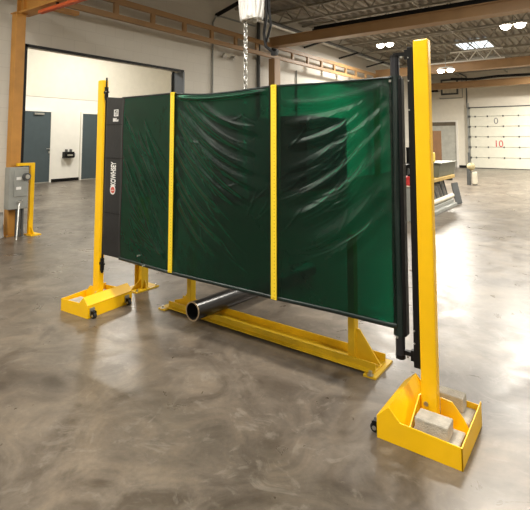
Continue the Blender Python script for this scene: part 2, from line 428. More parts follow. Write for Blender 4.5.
tr = thing('truss_rail', 'long orange ladder-shaped truss rail along the left block wall', 'crane rail', (-7.0, 0, 0))
Y0, Y1 = 3.1, 18.0
B('bottom_chord', TAN, (-.035, Y0, 3.58), (.035, Y1, 3.68), tr, .006); B('top_chord', TAN, (-.035, Y0, 3.87), (.035, Y1, 3.98), tr, .006)
y = 3.27
while y < Y1:
    B('upright', TAN, (-.03, y-.045, 3.68), (.03, y+.045, 3.87), tr); y += .848
rb = B('conductor_bar', RED, (-6.45, 3.27, 3.215), (-1.6, 3.33, 3.26)); 
tag(rb, 'red-orange conductor bar hung under the orange beam at top left', 'conductor bar')
for k in range(3): B('hanger', BLK, (-6.0+k*1.6, 3.285, 3.26), (-5.97+k*1.6, 3.315, 3.302), rb)
sb = B('stub_rail', ORA, (-6.66, 3.452, 3.36), (-6.54, 3.97, 3.42)); tag(sb, 'short orange stub rail beside the red bar at top left', 'rail')

def bridge(yy, x0, x1, z0, z1, label, w=.12):
    b = thing('bridge_beam', label, 'beam', (0, yy, 0), None)
    B('web', TAN, (x0, -w, z0+.03), (x1, w, z1-.03), b); B('bottom_flange', TAN, (x0, -w-.04, z0), (x1, w+.04, z0+.03), b); B('top_flange', TAN, (x0, -w-.04, z1-.03), (x1, w+.04, z1), b)
    return b
b1 = bridge(9.95, -7.05, 7.4, 3.88, 4.13, 'nearest long tan crane beam sloping across the upper right')
for yy, lab in ((17.2, 'middle tan crane beam passing behind yellow post top, below skylight'), (22.9, 'farthest tan crane beam in front of the high window')):
    bridge(yy, -7.05, 7.4, 3.84, 4.14, lab)
et = thing('end_truck', 'dark trolley wheel bracket where truss rail meets the near tan beam', 'trolley', (-6.99, 10.0, 3.70))
B('side_plate', BLK, (-.03, -.12, 0), (.03, .12, .155), et); MB().cyl((.03, 0, .08), (.09, 0, .08), .06).build('wheel', DGREY, et, 0, 40)
fb = MB().box((-5.7, 9.80, 4.13), (7.4, 10.0, 4.17)).box((-5.7, 9.88, 4.17), (7.4, 9.92, 4.25)).build('festoon_track', BLK)
tag(fb, 'black cable track lying along the top of the nearest tan beam', 'cable track')
pc = MB().tube([(-5.6, 22.7, 4.28), (-4.6, 22.7, 4.2), (-3.6, 22.7, 4.26), (-1., 22.7, 4.22)], .06).build('cable_bundle', BLK)
tag(pc, 'dark cable bundle lying above the farthest tan beam', 'cable')
# open web truss near the skylight, the light on it put into white paint
wt = thing('bar_joist', 'zigzag open-web joist coloured white as lit above the middle tan beam near the skylight', 'joist', (0, 17.08, 4.142))
B('bottom_chord', WHITE, (-5.1, -.03, 0), (-2.45, .03, .05), wt); B('top_chord', WHITE, (-4.2, -.03, .36), (-2.5, .03, .40), wt)
for k in range(3):
    a = -4.1+k*.52
    MB().bar((a, 0, .04), (a+.25, 0, .37), .03, .03).bar((a+.25, 0, .37), (a+.5, 0, .04), .03, .03).build('web', WHITE, wt)

# chain hoist bundle hung from the header beam
hb = thing('rope_bundle', 'bundle of white rope loops hanging at top centre above the curtain', 'rope', (-2.61, 3.35, 2.5))
for k in range(11):
    a = 2*PI*k/11; xo, yo = .095*math.cos(a), .075*math.sin(a); dz = .03+.05*random.random()
    lp = []
    for q in range(25):
        u = q/24; s = math.sin(PI*u)
        zz = .62-(.62-dz)*s**.35 if 0 < u < 1 else .62
        lp.append((xo+(u-.5)*.085*math.cos(a+1.2), yo+(u-.5)*.085*math.sin(a+1.2), zz))
    MB().tube(lp, .019, 8).build('rope_loop', ROPE, hb, 0, 60)
for k in range(4): MB().tube([(-.06+.05*k, -.07, .62), (-.065+.05*k, -.09, .3), (-.05+.045*k, -.06, .03)], .018, 8).build('rope_strand', ROPE, hb, 0, 60)
MB().tube([(0, 0, .58), (0, 0, .80)], .03).build('tie', ROPE, hb, 0, 60)
ch = thing('lifting_chain', 'pale steel chain hanging down behind curtain from the rope bundle', 'chain', (-2.69, 3.36, 0))
z = 2.545; k = 0
while z > 1.0:
    c = []
    for q in range(12):
        a = 2*PI*q/12; u, v = .017*math.cos(a), .034*math.sin(a)
        c.append((u, 0, z+v) if k % 2 == 0 else (0, u, z+v))
    MB().tube(c, .0075, 6, True).build('link', CHR, ch, 0, 60); z -= .052; k += 1
hk = MB().tube([(0, 0, .985), (.0, 0, .94), (.04, 0, .90), (.03, 0, .86), (-.02, 0, .86)], .011).build('hook', CHR, ch, 0, 60)
hs = MB().tube([(-2.45, 3.36, 3.30), (-2.44, 3.36, 2.55), (-2.47, 3.36, 2.38), (-2.45, 3.36, 2.26), (-2.39, 3.36, 2.21), (-2.36, 3.36, 2.19)], .014).tube([(-2.43, 3.37, 3.30), (-2.42, 3.37, 2.62), (-2.40, 3.37, 2.45), (-2.45, 3.37, 2.30)], .012).box((-2.38, 3.345, 2.165), (-2.33, 3.375, 2.20)).build('hoist_cable', BLK)
tag(hs, 'black control cable dangling right beside the white rope bundle', 'cable')

# ------------------------------------------------------------------ lamps
def fixture(x, y, z, label):
    f = thing('high_bay_lamp', label, 'ceiling lamp', (x, y, z), 'twin high-bay lamps under the ceiling')
    for s in (-1, 1):
        MB().cyl((s*.2, 0, .07), (s*.2, 0, .16), .19, .09, 24).build('reflector', WHITE, f, 0, 40)
        MB().sph((s*.2, 0, .05), .15, (1, 1, .75), 20).build('lamp_diffuser', LAMP, f, 0, 40)
    B('spreader', GREY, (-.3, -.03, .16), (.3, .03, .2), f)
    MB().cyl((0, 0, .2), (0, 0, (ZC-.415-z)/.76), .012).build('rod', GREY, f)
    return f
def area(name, loc, sx, sy, power, col=(1, .94, .84), parent=None, rot=None):
    L = bpy.data.lights.new(name, 'AREA'); L.shape = 'RECTANGLE'; L.size = sx; L.size_y = sy; L.energy = power; L.color = col
    o = bpy.data.objects.new(name, L); COL.objects.link(o); o.location = loc
    if rot: o.rotation_euler = rot
    if parent: o.parent = parent
    return o
FX = [(-5.42, 13.94, 4.40, 'twin lamp glowing under ceiling left of the tall yellow post', 240),
      (-1.54, 12.12, 4.08, 'brightest twin lamp under ceiling at the right, above the skylight', 270),
      (-4.04, 15.76, 3.67, 'far twin lamp glowing just under the middle tan beam', 330),
      (-1.2, 6.66, 4.3, 'twin lamp high above frame between near tan beam and the camera', 150),
      (1.9, 13.94, 4.3, 'twin lamp beyond right edge level with the brightest lamp', 200), (1.5, 19.4, 4.3, 'twin lamp beyond right edge at the far end', 320),
      (-.9, 21.22, 4.3, 'unseen twin lamp by the overhead door, added to brighten the far wall', 360), (-1.5, 1.2, 4.3, 'twin lamp overhead near the curtain', 120), (3.2, 6.66, 4.3, 'twin lamp beyond right edge at mid hall', 110),  # lamp near the overhead door is unseen, added to brighten the far wall
      (3.0, 1.2, 4.3, 'unseen twin lamp right of the camera, added as fill', 130), (-5.3, -.62, 4.3, 'unseen fill lamp added behind the camera at left', 150), (.3, -4.26, 4.3, 'unseen fill lamp added behind the camera', 150)]  # unseen lamps around the camera, added as fill light
for x, y, z, lab, pw in FX:
    f = fixture(x, y, z, lab)
    f.scale = (.76, .76, .76)
    area('lamp_light', (0, 0, -.09), 1.1, .6, pw, parent=f)
# neighbouring hall: bright lamps
for x, y, lab, pw in ((-11.8, 9.0, 'bright lamp in the hall beyond the opening', 190), (-11.0, 4.5, 'bright lamp nearer in the hall beyond the opening', 170)):
    f = thing('hall_lamp', lab, 'ceiling lamp', (x, y, 5.2)); B('lamp_body', WHITE, (-.65, -.3, .06), (.65, .3, .12), f); B('lamp_diffuser', LAMP, (-.6, -.25, .03), (.6, .25, .06), f)
    MB().cyl((0, 0, .12), (0, 0, .397), .015).build('rod', GREY, f)
    area('lamp_light', (0, 0, 0), 1.2, .5, pw, (1, .96, .88), f)

# ------------------------------------------------------------------ switch box on the column, guard, shovel
sw = thing('switch_box', 'grey electrical switch box mounted on the orange column', 'electrical box', (-6.92, 3.26, 0))
B('case', GREY, (-.01, -.14, .40), (.14, .13, 1.0), sw, .012)
B('door_panel', GREY, (.14, -.08, .58), (.152, .12, .95), sw, .006)
MB().cyl((.15, .085, .86), (.19, .085, .86), .055).build('dial', DGREY, sw, 0, 40)
MB().cyl((.19, .085, .86), (.205, .085, .86), .032).build('dial_face', CHR, sw, 0, 40)
for a, zz in ((-.02, .84), (-.02, .70)): B('rating_plate', WPRINT, (.152, a-.03, zz-.02), (.155, a+.04, zz+.02), sw)
MB().cyl((.15, .0, .50), (.18, .0, .50), .02).bar((.17, 0, .50), (.17, .04, .53), .012, .012).build('handle', CHR, sw, 0, 40)
for k in range(3): MB().cyl((.09, .0+.042*k, .0), (.09, .0+.042*k, .40), .017).build('conduit', DGREY, sw, 0, 40)
rod = MB().cyl((-6.62, 3.17, 0), (-6.75, 3.25, .48), .010).build('rod', CHR); tag(rod, 'thin pale rod leaning against front of the grey switch box', 'rod')
gu = thing('guard_post', 'narrow yellow guard post on a foot plate beside grey switch box', 'guard post', (-6.86, 3.475, 0))
B('post', YEL, (-.03, -.03, .01), (.03, .03, 1.055), gu, .004)
B('top_arm', YEL, (-.03, -.22, 1.015), (.03, -.03, 1.055), gu, .004)
B('foot_plate', YEL, (-.05, -.06, 0), (.16, .09, .015), gu)
MB().prism([(.03, -.008, .015), (.13, -.008, .015), (.03, -.008, .12)], (0, .016, 0)).build('gusset', YEL, gu)
sh = thing('shovel', 'wooden-handled tool leaning on block wall left of orange column', 'tool', (-7.05, 3.0, 0))
WOOD = mat('ash_wood', (.42, .27, .14), .6, scale=12)
MB().cyl((.12, .03, .33), (-.02, .02, .82), .016).build('shaft', WOOD, sh, 0, 40)
MB().tube([(-.02, .02, .82), (-.025, -.05, .90), (-.025, -.05, .92), (-.03, .09, .92), (-.03, .09, .90), (-.02, .02, .82)], .014).build('grip', WOOD, sh, 0, 40)
MB().prism([(.11, -.08, .36), (.11, .12, .36), (.20, .10, .02), (.21, .02, 0), (.20, -.06, .02)], (.006, 0, .003)).build('blade', STEEL, sh)
struct(B('baseboard_left_near', BLK, (WX, YF, 0), (WX+.02, OY0-.06, .10)))

# ------------------------------------------------------------------ curtain stands
# local frame: origin at the curtain-side front corner of the tray; s to the outside, y to the back
def stand(x0, m, label, D=.39, P0=.156, W=.382):
    """m=+1: outside is +X (right stand), m=-1: outside is -X"""
    r = thing('curtain_stand', label, 'stand', (x0, 2.13, 0))
    X = lambda s: m*s
    def box(mb, a, b): return mb.box((X(a[0]), a[1], a[2]), (X(b[0]), b[1], b[2]))
    H0, T = .10, .006
    pf = [(0, 0), (0, H0), (.06, .155), (.112, .102), (W, .094), (W, 0)]
    tr_ = thing_part = MB()
    for yy in (0, D-T): tr_.prism([(X(a), yy, c) for a, c in pf], (0, T, 0))
    box(tr_, (0, T, 0), (T, D-T, H0)); tr_.prism([(X(W-T), 0, 0), (X(W-T), 0, .094), (X(W-T), D, .112), (X(W-T), D, 0)], (X(T), 0, 0)); box(tr_, (T, T, .012), (W-T, D-T, .02))
    tr_.build('ballast_tray', YEL, r, .0015)
    ho = MB().prism([(X(0), T, H0-.006), (X(0), T, H0), (X(.06), T, .155), (X(.06), T, .148)], (0, D-2*T, 0))
    ho.prism([(X(.06), T, .155), (X(.06), T, .148), (X(.124), T, .022), (X(.132), T, .022)], (0, D-2*T, 0))
    ho.build('hood', YEL, r)
    P1, Q0, Q1 = P0+.076, .17, .222; G = P0-.011
    ps = MB(); box(ps, (P0, Q0, .02), (P1, Q1, 1.908)); ps.build('post', YEL, r, .007)
    # vertical gussets: one to the outer wall behind the post line, one towards the front wall
    MB().prism([(X(P1), .226, .02), (X(P1), .226, .155), (X(.285), .226, .15), (X(.335), .226, .092), (X(.36), .226, .05), (X(.36), .226, .02)], (0, .006, 0)).build('gusset', YEL, r)
    MB().prism([(X(G), Q0+.03, .02), (X(G), Q0+.03, .16), (X(G), Q0, .165), (X(G), .03, .085), (X(G), .012, .02)], (X(.006), 0, 0)).build('gusset', YEL, r)
    MB().prism([(X(G), Q1, .02), (X(G), Q1, .15), (X(G), .36, .08), (X(G), .375, .02)], (X(.006), 0, 0)).build('gusset', YEL, r)
    b = MB(); b.cyl((X(P0+.025), Q0-.006, .135), (X(P0+.025), Q0, .135), .011, n=6); b.build('bolt', CHR, r)
    for yy in (.04, D-.055):
        cs = MB().box((X(-.004), yy-.022, .018), (X(0), yy+.022, .078)).build('caster', CHR, r)
        MB().box((X(-.03), yy-.016, .05), (X(-.004), yy+.016, .055)).box((X(-.036), yy-.016, .02), (X(-.008), yy-.013, .052)).box((X(-.036), yy+.013, .02), (X(-.008), yy+.016, .052)).build('fork', BLK, cs)
        MB().cyl((X(-.024), yy-.012, .022), (X(-.024), yy+.012, .022), .022).build('wheel', RUB, cs, 0, 40)
        MB().cyl((X(-.024), yy-.0175, .022), (X(-.024), yy+.0175, .022), .010).build('hub', CHR, cs, 0, 40)
    return r
SR = stand(-.905, 1, 'tall yellow post on ballast tray at right, nearest the viewer')
SL = stand(-3.268, -1, 'yellow post on low ballast tray at the left end of the green curtain', .44, .100, .350)
# catch rod on the left post (parts of the left stand; stand origin at -3.268, 2.13)
lx = -3.345+3.268
_a = math.radians(3.5); _c = Vector((-.138, .196, 0)); _t = Vector((-3.432, 2.326, 0)); SL.rotation_euler.z = _a
SL.location = _t-Matrix.Rotation(_a, 3, 'Z') @ _c
bpy.context.view_layer.update()
def keep(o): o.matrix_parent_inverse = SL.matrix_world.inverted(); return o      # built in world coordinates
rx, ry = -3.362, 2.312
keep(MB().cyl((rx, ry, .30), (rx, ry, 1.925), .0075, n=10).build('catch_rod', BLK, SL, 0, 40))
for zz in (1.80, .375):
    keep(MB().box((rx-.011, ry-.012, zz-.055), (rx+.010, ry+.012, zz+.045)).box((rx-.035, ry-.006, zz-.010), (rx-.01, ry+.006, zz+.010)).cyl((rx, ry, zz-.068), (rx, ry, zz-.05), .012).cyl((rx+.010, ry, zz), (rx+.030, ry, zz), .007).cyl((rx-.004, ry, zz+.02), (rx+.02, ry-.01, zz+.02), .005).build('catch', BLK, SL))
keep(MB().cyl((rx+.012, ry-.016, 1.805), (rx+.012, ry-.012, 1.805), .005, n=8).build('pin', CHR, SL))
# channel on right post
cx = -.762+.905
cn = MB().box((cx-.018, .172, .285), (cx+.012, .215, 1.875)).build('mounting_channel', BLK, SR, .002)
for zz in (1.845, .335):
    br = MB().box((-.862+.905, .19, zz-.010), (cx-.018, .21, zz+.010)).box((-.80+.905, .188, zz-.03), (cx-.018, .212, zz+.02)).build('roller_bracket', BLK, SR)
    MB().cyl((-.815+.905, .187, zz-.016), (-.815+.905, .19, zz-.016), .006).build('bolt', CHR, br)
for zz in (1.82, 1.70, 1.55, .46, .40): MB().cyl((cx-.012, .169, zz), (cx-.012, .172, zz), .004, n=8).build('bolt', CHR, SR)

# concrete ballast blocks
def block(x0, y0, z0, x1, y1, z1, label, grp='concrete ballast blocks'):
    o = MB().box((-(x1-x0)/2, -(y1-y0)/2, 0), ((x1-x0)/2, (y1-y0)/2, z1-z0)).build('concrete_block', CONC, None, .006)
    o.location = ((x0+x1)/2, (y0+y1)/2, z0); return tag(o, label, 'concrete block', grp)
block(-.752, 2.142, .022, -.545, 2.292, .072, 'flat concrete block lying at the front of right ballast tray, under another')
block(-.735, 2.158, .073, -.588, 2.250, .138, 'upright concrete block stacked nearest the viewer in the right tray')
block(-.745, 2.365, .022, -.545, 2.510, .072, 'flat concrete block lying at the back of right ballast tray')
block(-.715, 2.432, .073, -.588, 2.506, .140, 'upright concrete block stacked behind the right yellow post')
block(-3.600, 2.150, .022, -3.46, 2.276, .078, 'pale flat concrete block at the front of left ballast tray')
block(-3.605, 2.380, .022, -3.46, 2.510, .078, 'pale concrete block at the back of the left ballast tray, behind post')

# ------------------------------------------------------------------ curtain
CX0, CX1, CY = -3.330, -.862, 2.30
rnd = np.random.RandomState(3)
NX, NZ = 560, 300
U, V = np.meshgrid(np.linspace(0, 1, NX), np.linspace(0, 1, NZ))      # V: 0 bottom .. 1 top
Xg = CX0+(CX1-CX0)*U
Xg0 = Xg.copy()
xs1, xs2 = -2.523, -1.612
ptsx = [CX0, -3.118, -2.535, -2.40, -2.20, -1.95, -1.625, -1.3, -.862]
ptsz = [1.757, 1.738, 1.742, 1.726, 1.713, 1.716, 1.731, 1.722, 1.724]
ztop = np.interp(Xg[0], ptsx, ptsz)
kern = np.ones(31)/31; ztop = np.convolve(np.pad(ztop, 15, 'edge'), kern, 'valid')
zbot = np.interp(Xg[0], [CX0, -3.1, xs1, xs2, -1.2, CX1], [.456, .458, .448, .450, .460, .462])
Zg = zbot[None]+(ztop-zbot)[None]*V
Xlean = (-.006-.010*(1-V))*np.clip(1-U*3, 0, 1)       # the free edge leans a little with the post
def crease(x0, z0, x1, z1, sag, w, amp, taper=(.15, .3)):
    """signed ridge along a sagging curve from (x0,z0) to (x1,z1)"""
    dx, dz = x1-x0, z1-z0; L = math.hypot(dx, dz); tx, tz = dx/L, dz/L
    a = ((Xg-x0)*tx+(Zg-z0)*tz)/L; n = -(Xg-x0)*tz+(Zg-z0)*tx
    sgn = 1 if tx > 0 else -1
    n = n+sgn*sag*4*a*(1-a)
    env = np.clip(a/taper[0], 0, 1)*np.clip((1-a)/taper[1], 0, 1); env = env*env*(3-2*env)
    return amp*env*np.exp(-(n/w)**2)
Dg = np.zeros_like(Xg)
# right panel: folds fanning down-left from the roller's upper end
for k, (z0, x1, z1, sg) in enumerate([(1.70, -1.60, 1.63, .05), (1.68, -1.58, 1.50, .06), (1.66, -1.60, 1.36, .07), (1.62, -1.61, 1.20, .07), (1.60, -1.58, 1.12, .06), (1.52, -1.60, 1.00, .06), (1.40, -1.56, .92, .07), (1.36, -1.50, .88, .06), (1.20, -1.42, .78, .05), (1.08, -1.30, .72, .04)]):
    Dg += crease(-.862, z0, x1, z1, sg, .020+.012*rnd.rand(), .010+.007*rnd.rand(), (.12, .25))
    Dg -= crease(-.90, z0-.045, x1+.05, z1-.05, sg, .026, .007, (.2, .3))
    Dg += crease(-.95, z0-.02-.03*rnd.rand(), x1+.1*rnd.rand(), z1-.03, sg*1.1, .007, .003, (.3, .3))
# middle panel: folds running down-right from the first strap
for k, (x0, z0, x1, z1, sg) in enumerate([(-2.50, 1.66, -1.65, 1.18, .09), (-2.50, 1.60, -1.66, 1.08, .09), (-2.49, 1.55, -1.70, .98, .07), (-2.50, 1.45, -1.80, .95, .06), (-2.50, 1.36, -2.0, .92, .04), (-2.50, 1.20, -2.06, .82, .04), (-2.50, 1.12, -1.98, .72, .05), (-2.48, .98, -2.05, .62, .04), (-2.30, 1.69, -1.66, 1.44, .05), (-2.42, 1.69, -1.66, 1.30, .07)]):
    Dg += crease(x0, z0, x1, z1, sg, .020+.012*rnd.rand(), .009+.006*rnd.rand())
    Dg -= crease(x0, z0-.05, x1, z1-.04, sg, .026, .007)
    Dg += crease(x0+.1, z0-.05*rnd.rand()-.04, x1-.1*rnd.rand(), z1+.05, sg, .007, .003)
# left panel: many finer diagonal creases running down-right
for k in range(26):
    x0 = -3.09+.28*rnd.rand(); z0 = 1.66-1.05*rnd.rand(); ln = .22+.35*rnd.rand()
    x1 = min(x0+ln*.75, -2.56); z1 = max(z0-ln, .47)
    Dg += crease(x0, z0, x1, z1, .02, .008+.010*rnd.rand(), (.003+.006*rnd.rand())*(1 if rnd.rand() < .7 else -1), (.3, .35))
for k in range(7):                                                        # long ones fanning into the lower strap end
    z0 = 1.30-.11*k
    Dg += crease(-3.09+.02*k, z0, -2.58, .50+.012*k, .02, .011, .007, (.25, .15))
for k in range(26):                                                       # short random puckers, middle and right
    x0 = -2.5+1.5*rnd.rand(); z0 = 1.68-1.0*rnd.rand(); s = 1 if x0 < xs2-.3 else -1
    Dg += crease(x0, z0, x0+s*.3*rnd.rand()+s*.08, z0-.25*rnd.rand()-.04, .02, .008, .003, (.4, .4))
def fan(n, fx, fz, xr, zr, sag):
    out = np.zeros_like(Xg)
    for k in range(n):
        a, b = fx(rnd.rand()), fz(rnd.rand()); c, d = xr(rnd.rand()), zr(b, rnd.rand())
        out += crease(a, b, c, d, sag*(.6+.8*rnd.rand()), .005+.005*rnd.rand(), (.0018+.0022*rnd.rand())*(1 if rnd.rand() < .75 else -1), (.3, .4))
    return out
Dg += fan(34, lambda r: -.88-.25*r, lambda r: 1.70-.75*r, lambda r: -1.60+.35*r, lambda z, r: z-.12-.30*r, .06)
Dg += .7*fan(16, lambda r: -2.51+.3*r, lambda r: 1.68-.75*r, lambda r: -1.66-.35*r, lambda z, r: z-.30-.25*r, .06)
Dg *= .66*(.35+.65*np.clip((Zg-.5)/.5, 0, 1))
# gentle billow, rolled hem bulges
Dg += .014*np.sin((Xg-CX0)*5.1+1.)*np.sin(PI*V)+.006*np.sin(Zg*7+Xg*3)
hem = np.exp(-((Zg-(ztop[None]-.028))/.014)**2)*np.clip((Xg+2.52)/.2, 0, 1)*np.clip((-1.64-Xg)/.2, 0, 1)
Dg += .020*hem
edge = np.clip((Xg-CX0)/.02, 0, 1)*np.clip((CX1-Xg)/.05, 0, 1)
pin = 1-.75*(np.exp(-((Xg-xs1)/.03)**2)+np.exp(-((Xg-xs2)/.03)**2))
Dg = Dg*edge*pin
pinY = 0
strip_mask = np.clip((Xg+3.12)/.03, 0, 1); Dg = Dg*(.35+.65*strip_mask)
Yg = CY-Dg; Xg = Xg+Xlean
def grid(name, m, X, Y, Z, parent, thick):
    ny, nx = X.shape
    vs = np.stack([X.ravel(), Y.ravel(), Z.ravel()], 1)
    i = np.arange(ny*nx).reshape(ny, nx)
    fs = np.stack([i[:-1, :-1].ravel(), i[:-1, 1:].ravel(), i[1:, 1:].ravel(), i[1:, :-1].ravel()], 1)
    me = bpy.data.meshes.new(name); me.from_pydata(vs.tolist(), [], fs.tolist()); me.update()
    me.polygons.foreach_set('use_smooth', [True]*len(me.polygons)); me.materials.append(m)
    o = bpy.data.objects.new(name, me); COL.objects.link(o); o.parent = parent
    if thick:
        s = o.modifiers.new('solid', 'SOLIDIFY'); s.thickness = thick; s.offset = -1
    return o
CU = thing('welding_curtain', 'see-through dark green welding curtain stretched between yellow posts', 'curtain', (0, 0, 0))
i0 = int(np.searchsorted(Xg0[0], -3.118))
grid('sheet', VINYL, Xg[:, i0:], Yg[:, i0:], Zg[:, i0:], CU, .0015)
hp = grid('hem_panel', STRIP, Xg[:, :i0+6], Yg[:, :i0+6]-.0015, Zg[:, :i0+6], CU, .004)
tag(hp, 'black left border of the curtain with white print')
# thin dark bottom and top hems
def strip_along(name, m, i_a, i_b, zc, hgt, parent):
    xs, ys, zs = [], [], []
    for dz in (-hgt/2, hgt/2):
        xs.append(Xg[0, i_a:i_b]); zs.append(zc[i_a:i_b]+dz)
    row = 0 if zc is zbot else NZ-1
    y = Yg[row, i_a:i_b]-.003
    return grid(name, m, np.array(xs), np.array([y, y]), np.array(zs), parent, .006)
strip_along('bottom_hem', ROLLM, i0, NX, zbot, .022, CU)
strip_along('top_hem', ROLLM, i0, NX, ztop, .012, CU)
for xc, w_, zt, zb in ((xs1, .038, 1.748, .448), (xs2, .040, 1.738, .444)):
    k = int(np.argmin(abs(Xg[0]-xc))); yb = float(Yg[:, k].min())
    st = MB().box((-w_/2, -.004, zb), (w_/2, .004, zt)).build('batten', STRAPY, CU, .0015); st.location = (xc, yb-.006, 0)
    bk = MB().box((-w_/2, -.002, zb), (w_/2, .002, zt)).build('batten', YELD, CU); bk.location = (xc, float(Yg[:, k].max())+.006, 0)
    for zz in (zb+.012, zt-.012): MB().cyl((0, -.007, zz), (0, -.004, zz), .005, n=10).build('rivet', YELD, st)
yl = float(Yg[:, :i0].min())-.004
VERT = Matrix.Translation((-3.208, yl, 1.118)) @ FRONT @ Matrix.Rotation(PI/2, 4, 'Z')
text('lettering', 'KOWHSEY', .088, WPRINT, VERT, hp, ext=.0012, xs=.46, bold=.0022)
em = MB(); em.cyl((-3.215, yl+.001, .992), (-3.215, yl-.001, .992), .034, n=28)
for v in em.bm.verts: v.co.z = .992+(v.co.z-.992)*1.15
em.build('emblem', WPRINT, hp)
em = MB(); em.cyl((-3.213, yl, .99), (-3.213, yl-.002, .99), .026, n=28); em.build('emblem_centre', RPRINT, hp)
MB().box((-3.229, yl-.003, .985), (-3.199, yl-.001, .99)).build('emblem_bar', WPRINT, hp)
mk = MB()
for a, b in (((-3.228, 1.592), (-3.186, 1.598)), ((-3.228, 1.632), (-3.186, 1.638)), ((-3.228, 1.598), (-3.222, 1.632)), ((-3.192, 1.598), (-3.186, 1.632)), ((-3.217, 1.604), (-3.197, 1.610)), ((-3.217, 1.612), (-3.205, 1.618)), ((-3.209, 1.620), (-3.197, 1.626))):
    mk.box((a[0], yl-.001, a[1]), (b[0], yl+.001, b[1]))
bmesh.ops.transform(mk.bm, matrix=Matrix.Translation((-3.192, 0, 1.60)) @ Matrix.Diagonal((1.35, 1, 1.2, 1)) @ Matrix.Translation((3.207, 0, -1.60)), verts=mk.bm.verts)
mk.build('square_mark', WPRINT, hp)
mk = MB()
for k, (xo, hh) in enumerate(((0, .024), (.009, .024), (.018, .024), (.028, .024), (.037, .008), (.045, .016))): mk.box((-3.236+xo, yl-.001, 1.556), (-3.230+xo, yl+.001, 1.556+hh))
bmesh.ops.transform(mk.bm, matrix=Matrix.Translation((-3.192, 0, 1.60)) @ Matrix.Diagonal((1.35, 1, 1.2, 1)) @ Matrix.Translation((3.207, 0, -1.60)), verts=mk.bm.verts)
mk.build('bar_mark', WPRINT, hp)
for zz in (1.52, 1.245, .80): B('stitch_seam', BLK, (-3.325, yl+.0005, zz), (-3.11, yl+.002, zz+.005), hp)
# grommets low on left panel
for xx, zz in ((-2.86, .52), (-2.80, .455)):
    MB().cyl((xx, CY-.03, zz), (xx, CY-.003, zz), .006, n=10).build('grommet', CHR, CU)

# roller
RO = thing('curtain_roller', 'dark vertical roll of green curtain beside the right yellow post', 'roller', (-.856, 2.332, 0))
rr = MB(); n = 44
ringz = np.linspace(.412, 1.735, 26); prev = None
for zz in ringz:
    ring = []
    for k in range(n):
        a = 2*PI*k/n; r_ = .0305+.0012*math.sin(3*a+zz*6)+.0009*math.sin(7*a-zz*11)
        ring.append(rr.bm.verts.new((r_*math.cos(a), r_*math.sin(a), zz)))
    if prev:
        for k in range(n): rr.bm.faces.new((prev[k], prev[(k+1) % n], ring[(k+1) % n], ring[k]))
    else: rr.bm.faces.new(ring[::-1])
    prev = ring
rr.bm.faces.new(prev); rr.build('roll', ROLLM, RO, 0, 50)
MB().cyl((0, 0, .310), (0, 0, 1.838), .0235, n=28).build('core_tube', TUBE, RO, 0, 40)
MB().cyl((0, 0, .300), (0, 0, .32), .025, n=28).build('end_cap', BLK, RO, 0, 40)
MB().cyl((0, 0, 1.83), (0, 0, 1.843), .025, n=28).build('end_cap', BLK, RO, 0, 40)
B('clip', CHR, (-.012, -.036, .405), (.0, -.030, .415), RO); B('clip', CHR, (-.02, -.036, 1.70), (-.008, -.030, 1.712), RO)
MB().box((.024, -.028, .42), (.042, .02, 1.72)).build('hem_flap', BLK, RO, .004)

# ------------------------------------------------------------------ yellow floor frame behind the curtain
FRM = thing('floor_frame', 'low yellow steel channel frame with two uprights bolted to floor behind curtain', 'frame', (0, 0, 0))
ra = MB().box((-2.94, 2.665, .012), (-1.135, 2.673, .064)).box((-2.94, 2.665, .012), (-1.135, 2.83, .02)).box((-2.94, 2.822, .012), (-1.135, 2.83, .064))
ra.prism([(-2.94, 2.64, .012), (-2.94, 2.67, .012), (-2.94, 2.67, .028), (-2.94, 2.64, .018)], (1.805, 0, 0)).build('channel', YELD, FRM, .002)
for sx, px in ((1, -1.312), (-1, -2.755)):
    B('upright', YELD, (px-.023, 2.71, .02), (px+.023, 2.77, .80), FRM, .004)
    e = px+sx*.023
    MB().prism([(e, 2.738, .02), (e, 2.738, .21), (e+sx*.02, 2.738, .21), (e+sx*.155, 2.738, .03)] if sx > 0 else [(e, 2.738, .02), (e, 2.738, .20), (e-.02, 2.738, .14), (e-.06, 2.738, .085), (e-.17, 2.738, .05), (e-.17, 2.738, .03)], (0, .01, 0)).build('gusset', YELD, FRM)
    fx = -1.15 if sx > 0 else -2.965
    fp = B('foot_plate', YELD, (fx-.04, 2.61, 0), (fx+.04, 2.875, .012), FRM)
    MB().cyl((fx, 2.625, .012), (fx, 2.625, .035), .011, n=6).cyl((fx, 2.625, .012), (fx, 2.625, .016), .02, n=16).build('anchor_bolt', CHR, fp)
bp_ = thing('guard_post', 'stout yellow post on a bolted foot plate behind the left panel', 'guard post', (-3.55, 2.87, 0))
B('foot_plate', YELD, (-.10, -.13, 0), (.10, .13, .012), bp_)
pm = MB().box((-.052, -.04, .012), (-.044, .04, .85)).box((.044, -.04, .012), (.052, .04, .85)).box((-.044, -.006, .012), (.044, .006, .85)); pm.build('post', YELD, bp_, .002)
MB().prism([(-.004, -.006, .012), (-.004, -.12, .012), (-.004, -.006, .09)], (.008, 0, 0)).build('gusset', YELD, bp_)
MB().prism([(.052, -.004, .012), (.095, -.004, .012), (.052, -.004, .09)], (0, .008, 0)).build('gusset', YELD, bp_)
for a, b in ((-.08, -.11), (.08, .11), (.08, -.11)): MB().cyl((a, b, .012), (a, b, .03), .01, n=6).build('anchor_bolt', CHR, bp_)

